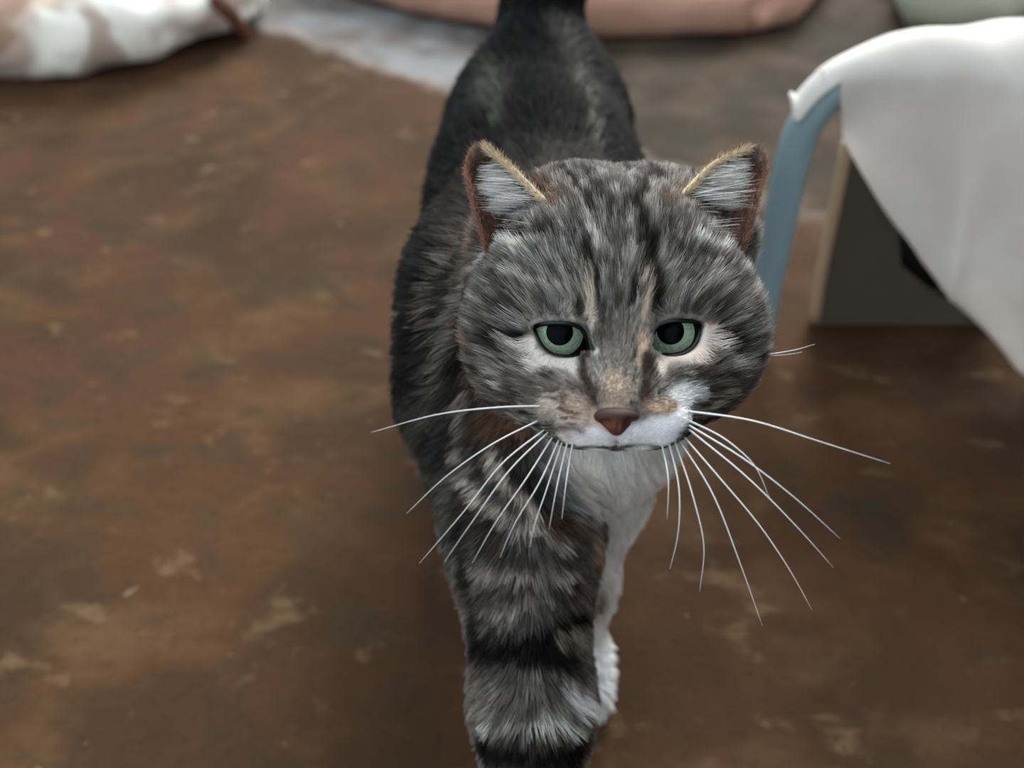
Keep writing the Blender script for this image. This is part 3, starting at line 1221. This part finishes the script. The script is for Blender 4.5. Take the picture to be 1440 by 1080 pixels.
# ------------------------------------------------------------------ whiskers
M_WH = m_plain('whisker_white', srgb(206, 208, 208), .4, 0, .5, .05, 100)
WL = [
    [(768, 571), (700, 573), (620, 582), (522, 608)],
    [(762, 589), (690, 626), (625, 672), (572, 722)],
    [(770, 601), (706, 652), (655, 716), (590, 792)],
    [(775, 604), (716, 662), (668, 728), (625, 790)],
    [(780, 610), (738, 676), (695, 738), (664, 792)],
    [(788, 614), (758, 680), (722, 740), (703, 784)],
    [(792, 617), (768, 690), (750, 745), (745, 770)],
    [(799, 618), (782, 690), (772, 745)],
    [(806, 619), (796, 680), (790, 730)],
    [(958, 577), (1060, 592), (1150, 620), (1252, 652)],
    [(962, 588), (1026, 622), (1062, 656), (1082, 700)],
    [(962, 594), (1050, 648), (1120, 702), (1182, 758)],
    [(964, 600), (1056, 676), (1118, 738), (1172, 798)],
    [(960, 612), (1012, 672), (1072, 744), (1112, 804), (1142, 858)],
    [(954, 617), (1000, 690), (1040, 790), (1072, 880)],
    [(948, 618), (975, 700), (990, 770), (984, 832)],
    [(940, 619), (955, 690), (952, 760), (942, 800)],
    [(930, 620), (940, 680), (938, 730)],
]
wp = [w_[0] for w_ in WL]
w0, wd0 = march([q[0] for q in wp], [q[1] for q in wp], cat_sdf)
for w_, d_ in zip(WL, wd0):
    d_ = min(d_, .43)
    m = len(w_)
    path = smooth_path([P(x, y, d_ - .0 + (-.012) * math.sin(math.pi * i / (m - 1) * .6) + (.004 if i == 0 else 0)) for i, (x, y) in enumerate(w_)], 18)
    tube('whisker', path, np.linspace(.00044, .00007, 18), M_WH, cat, 6)
for w_ in ([(1050, 502), (1090, 497), (1118, 492), (1146, 484)], [(1052, 500), (1085, 500), (1112, 498), (1128, 495)]):
    path = smooth_path([P(x, y, .452) for x, y in w_], 14)
    tube('whisker', path, np.linspace(.00038, .00007, 14), M_WH, cat, 6)

# ------------------------------------------------------------------ stool with draped cloth
YR = 0.68
M_STEEL = m_plain('blue_grey_paint', srgb(142, 168, 176), .3, 0, .5, .12, 40)
M_SEAT = m_plain('seat_board', srgb(92, 78, 66), .7)
stool = bpy.data.objects.new('stool', None)
COL.objects.link(stool)
stool.location = (.42, YR + .09, 0)
tag(stool, 'low stool with bent blue-grey tube legs under the white cloth', 'stool')
SXL, SXR = .215, .66


def local(V, o):
    return [np.asarray(v) - np.array(o.location) for v in V]


def tube_in(name, path, r, mat, parent, seg=14):
    V, Fc = tube_geo(path, r, seg)
    return mesh(name, local(V, parent), Fc, mat, parent)


M_RUB = m_plain('rubber', srgb(40, 40, 40), .8)


def arch(x0, x1, y, zt, zb, rx):
    a_ = np.linspace(0, .5 * math.pi, 10)
    left = [(x0, y, 0), (x0, y, zb * .5)] + [(x0 + rx - rx * math.cos(t), y, zb + (zt - zb) * math.sin(t)) for t in a_]
    right = [(x0 + x1 - q[0], y, q[2]) for q in left[::-1]]
    return left, right


for y, x0, x1, zt, zb, rx in ((YR, SXL, SXR, .256, .185, .062), (YR + .13, .37, .64, .205, .15, .04)):
    lf, rg = arch(x0, x1, y, zt, zb, rx)
    tube_in('leg', smooth_path(lf, 36), .0135, M_STEEL, stool)
    tube_in('leg', smooth_path(rg, 36), .0135, M_STEEL, stool)
    tube_in('top_rail', smooth_path([lf[-1], rg[0]], 4), .0135, M_STEEL, stool)
    for q in (lf[0], rg[-1]):
        tube_in('foot_cap', smooth_path([q, (q[0], q[1], .012)], 3), .0155, M_RUB, stool)
V = [(.40, YR - .005, .216), (.61, YR - .005, .216), (.61, YR + .135, .216), (.40, YR + .135, .216)]
V = local(V + [(x, y, .228) for x, y, z in V], stool)
mesh('seat', V, [(3, 2, 1, 0), (4, 5, 6, 7), (0, 1, 5, 4), (1, 2, 6, 5), (2, 3, 7, 6), (3, 0, 4, 7)], M_SEAT, stool, False)

# cloth: columns along the arch, rows from the back hem over the crest and down to the front hem
M_CLOTH = m_weave('pale_cloth', srgb(236, 232, 226), srgb(245, 243, 239), 420)
RF = .0205
YF = YR - RF
hem_px = [(1119, 158), (1128, 166), (1140, 162), (1158, 146), (1172, 130), (1183, 118), (1187, 200), (1240, 285), (1290, 362), (1345, 418), (1400, 468), (1440, 545), (1480, 585)]
hx, hz = [], []
for (x, y) in hem_px:
    q = at_y(x, y, YF)
    hx.append(q[0]); hz.append(max(q[2], .004))
hx = np.array(hx + [.62, .72]); hz = np.array(hz + [.004, .10])
NX, NR = 190, 70
cx = np.concatenate([np.linspace(.2040, hx[6] + .002, 60), np.linspace(hx[6] + .004, .72, NX - 60)])
hemz = np.interp(cx, hx, hz)


def crest_z(x):
    e = .185 + .0895 * math.sqrt(max(0, 1 - (max(.277 - x, 0) / .0795) ** 2))
    if x > .277:
        e += .004 * ss(0, .12, x - .277) + .003 * math.sin((x - .277) * 30)
    if x > .60:
        e -= .10 * ((x - .60) / .12) ** 2
    return e


V = []
for i in range(NX):
    x = cx[i]
    cz = max(crest_z(x), hemz[i] + .004)
    RF = .0178 + .020 * ss(.235, .36, x)
    YF = YR - RF + .5 * (RF - .0178)
    YC = YF + RF
    drop = min(.012 + .09 * ss(.24, .34, x), .07)
    bz = max(cz - drop - RF, .01)
    # profile (y, z, hang): back hem -> crest -> front hem
    prof = [(YC + RF + .03 * ss(.24, .34, x), bz, 0), (YC + RF, max(cz - RF, bz), 0)]
    for an in np.linspace(0, math.pi, 17)[1:-1]:
        prof.append((YC + RF * math.cos(an), cz - RF + RF * math.sin(an), 0))
    zf = cz - RF
    if hemz[i] > zf:
        prof = [q for q in prof if q[0] > YC - RF * .98]
    else:
        for k in range(1, 40):
            prof.append((YF, zf + (hemz[i] - zf) * k / 39, 1))
    if x < .222:
        prof = [q for q in prof if q[0] < YC + .004]
    prof = np.array(prof)
    tl = np.r_[0, np.cumsum(np.linalg.norm(np.diff(prof[:, :2], axis=0), axis=1))]
    for tv in np.linspace(0, tl[-1], NR):
        y = np.interp(tv, tl, prof[:, 0])
        z = np.interp(tv, tl, prof[:, 1])
        hang = np.interp(tv, tl, prof[:, 2])
        fall = np.clip((zf - z) / .14, 0, 1) * hang
        u_ = x - .5 * (zf - z) * .45
        sl_ = u_ - .36 - .55 * (zf - z)
        fold = .013 * math.sin((u_ - .27) * 45) + .004 * math.sin(u_ * 93 + 1.0) - .020 * math.exp(-((x - .325 - .12 * (zf - z)) / .012) ** 2) - .018 * math.exp(-((x - .40 - .08 * (zf - z)) / .012) ** 2)
        y += (fold - .012) * fall ** 1.2 * np.clip((x - .245) / .06, 0, 1)
        V.append((x, y, z + .002 * math.sin(x * 70 + y * 55)))
Fc = [(i * NR + j, (i + 1) * NR + j, (i + 1) * NR + j + 1, i * NR + j + 1) for i in range(NX - 1) for j in range(NR - 1)]
cloth = mesh('draped_cloth', V, Fc, M_CLOTH)
so_ = cloth.modifiers.new('thickness', 'SOLIDIFY')
so_.thickness = .003
so_.offset = 1
tag(cloth, 'off-white cloth draped over the low stool on the right', 'cloth')

# board under the stool with a pale worn edge
bd = bpy.data.objects.new('board', None)
COL.objects.link(bd)
bd.location = (.33, .70, 0)
tag(bd, 'grey-brown board standing under the stool with pale tan edge', 'board')
YB = .702
bp = [(1142, 462), (1150, 410), (1170, 310), (1192, 200), (1215, 190), (1262, 250), (1264, 340), (1268, 380), (1310, 415), (1350, 442), (1410, 470), (1410, 500)]
bv = [at_y(x, y, YB) for x, y in bp]
bv[0][2] = 0
bv[-1][2] = 0
bx = [(v[0], v[2]) for v in bv]
n = len(bx)
V = [(x, YB, z) for x, z in bx] + [(x, YB + .012, z) for x, z in bx]
Fc = [tuple(range(n)), tuple(range(2 * n - 1, n - 1, -1))] + [(i, i + n, (i + 1) % n + n, (i + 1) % n) for i in range(n)]
mesh('panel', local(V, bd), Fc, m_plain('grey_board', srgb(84, 78, 69), .8, 0, .2, .15, 25, .1), bd, False)
tube_in('edge_trim', smooth_path([bv[0] + [0, 0, .003], bv[1], bv[2], bv[3]], 12), .0052, m_plain('tan_edge', srgb(178, 150, 122), .8, 0, .2, .1), bd, 8)['label'] = 'pale tan edge'

# black lump added as the deep shade in the gap behind the board
def gap_filler_fn(p):
    v = ell((.388, .757, .066), (.072, .027, .064))[0](p)
    return np.maximum(v + .008 * (fbm(p * 40, 2) - .5), -(p[..., 2] - .001))


gap_filler = sdf_mesh('gap_filler', gap_filler_fn, np.array([.30, .715, -.01]), np.array([.48, .80, .15]), .006, m_plain('gap_filler_black', srgb(18, 19, 20), .6, 0, .3))
tag(gap_filler, 'added black lump standing in for the shade under the stool behind the grey-brown board', 'gap_filler')

# ------------------------------------------------------------------ rolled blanket, sack, far sack
def slab_fn(poly, h, r, wr, sc, seed, slope=0.0):
    Q = np.array(poly)

    def f(p):
        d2 = poly_sd(p[..., :2], Q) + r
        nz = fbm(p * sc + seed, 3) - .5
        hh = h * (1 + .0 * nz)
        dz = np.abs(p[..., 2] - hh / 2) - hh / 2 + r
        v = np.minimum(np.maximum(d2, dz), 0) + np.sqrt(np.maximum(d2, 0) ** 2 + np.maximum(dz, 0) ** 2) - r
        return v + wr * nz
    return f


def foot(pts):
    return [tuple(at_z(x, y)[:2]) for x, y in pts]


bl_poly = foot([(430, -14), (560, 24), (650, 44), (760, 55), (850, 60), (960, 60), (1060, 58), (1126, 40), (1156, 4)]) + [(.52, 1.62), (.1, 1.75), (-.33, 1.70)]
f0 = slab_fn(bl_poly, .062, .028, .016, np.array([9, 14, 9]), 5)
(ga, gb, gc), _ = march([1052, 1060, 1084], [47, 22, -8], f0, .9, 2.2)
g1, g2 = cone(ga, .006, gb, .013)[0], cone(gb, .013, gc, .015)[0]


def groove(p):
    return np.minimum(g1(p), g2(p))


def blanket_fn(p):
    return -smin(-f0(p), groove(p), .008)


def m_blanket():
    t = NT('pink_brown_wool')
    c = t.mix(t.step(t.noise(7, 4), .35, .7), srgb(148, 114, 98), srgb(172, 136, 118))
    c = t.mix(t.math('MULTIPLY', t.step(t.noise(60, 3), .5, .8), .4), c, srgb(120, 88, 74))
    t.bump(t.noise(300, 3), .3, .002)
    return t.done(c, .95, 0, .1)


bl = sdf_mesh('blanket', blanket_fn, np.array([-.5, 1.15, -.02]), np.array([.7, 1.85, .10]), .006, m_blanket())
tag(bl, 'folded pinkish-brown blanket lying on the floor behind the cat', 'blanket')

sk_poly = foot([(-140, 100), (-40, 116), (40, 120), (110, 120), (200, 108), (275, 84), (330, 60), (368, 34)]) + [(-.36, 1.55), (-.5, 1.72), (-.85, 1.70), (-.98, 1.4)]
f1 = slab_fn(sk_poly, .105, .05, .05, np.array([9, 9, 13]), 21)


def m_sack():
    t = NT('printed_white_cotton')
    c = t.mix(t.step(t.noise(10, 2, .4), .3, .6), srgb(224, 226, 216), srgb(232, 230, 222))
    c = t.mix(t.math('MULTIPLY', t.step(t.noise(8.5, 2, .45, .8, None, (.3, .2, .9)), .47, .58), .9), c, srgb(172, 154, 140))
    c = t.mix(t.math('MULTIPLY', t.step(t.noise(12, 2, .4, .4, None, (1.3, .2, .1)), .56, .64), .7), c, srgb(140, 106, 88))
    t.bump(t.noise(60, 4), .2, .006)
    return t.done(c, .9, 0, .15)


sk = sdf_mesh('cushion', f1, np.array([-1.15, 1.05, -.03]), np.array([-.25, 1.85, .18]), .009, m_sack())
tag(sk, 'rumpled white cushion with brown print lying on the floor at the left', 'cushion')
M_STRAP = m_plain('dark_brown_strap', srgb(88, 52, 36), .8)
sp, _d = march([296, 318, 332, 340, 356, 370], [-6, 12, 30, 48, 40, 16], f1, .9, 2.2)
tube('piping', smooth_path(sp, 30), .010, M_STRAP, sk, 8)['label'] = 'dark brown piping'

s2_poly = foot([(1262, 40), (1310, 52), (1390, 52), (1440, 40)]) + [(.80, 1.62), (.58, 1.62)]
f2 = slab_fn(s2_poly, .07, .034, .03, np.array([14, 14, 14]), 61)
s2 = sdf_mesh('rag', f2, np.array([.40, 1.2, -.02]), np.array([.95, 1.75, .12]), .009, m_plain('pale_green_rag', srgb(150, 152, 134), .9, 0, .1, .15, 16))
tag(s2, 'pale greenish crumpled rag on the floor behind the draped stool', 'rag')
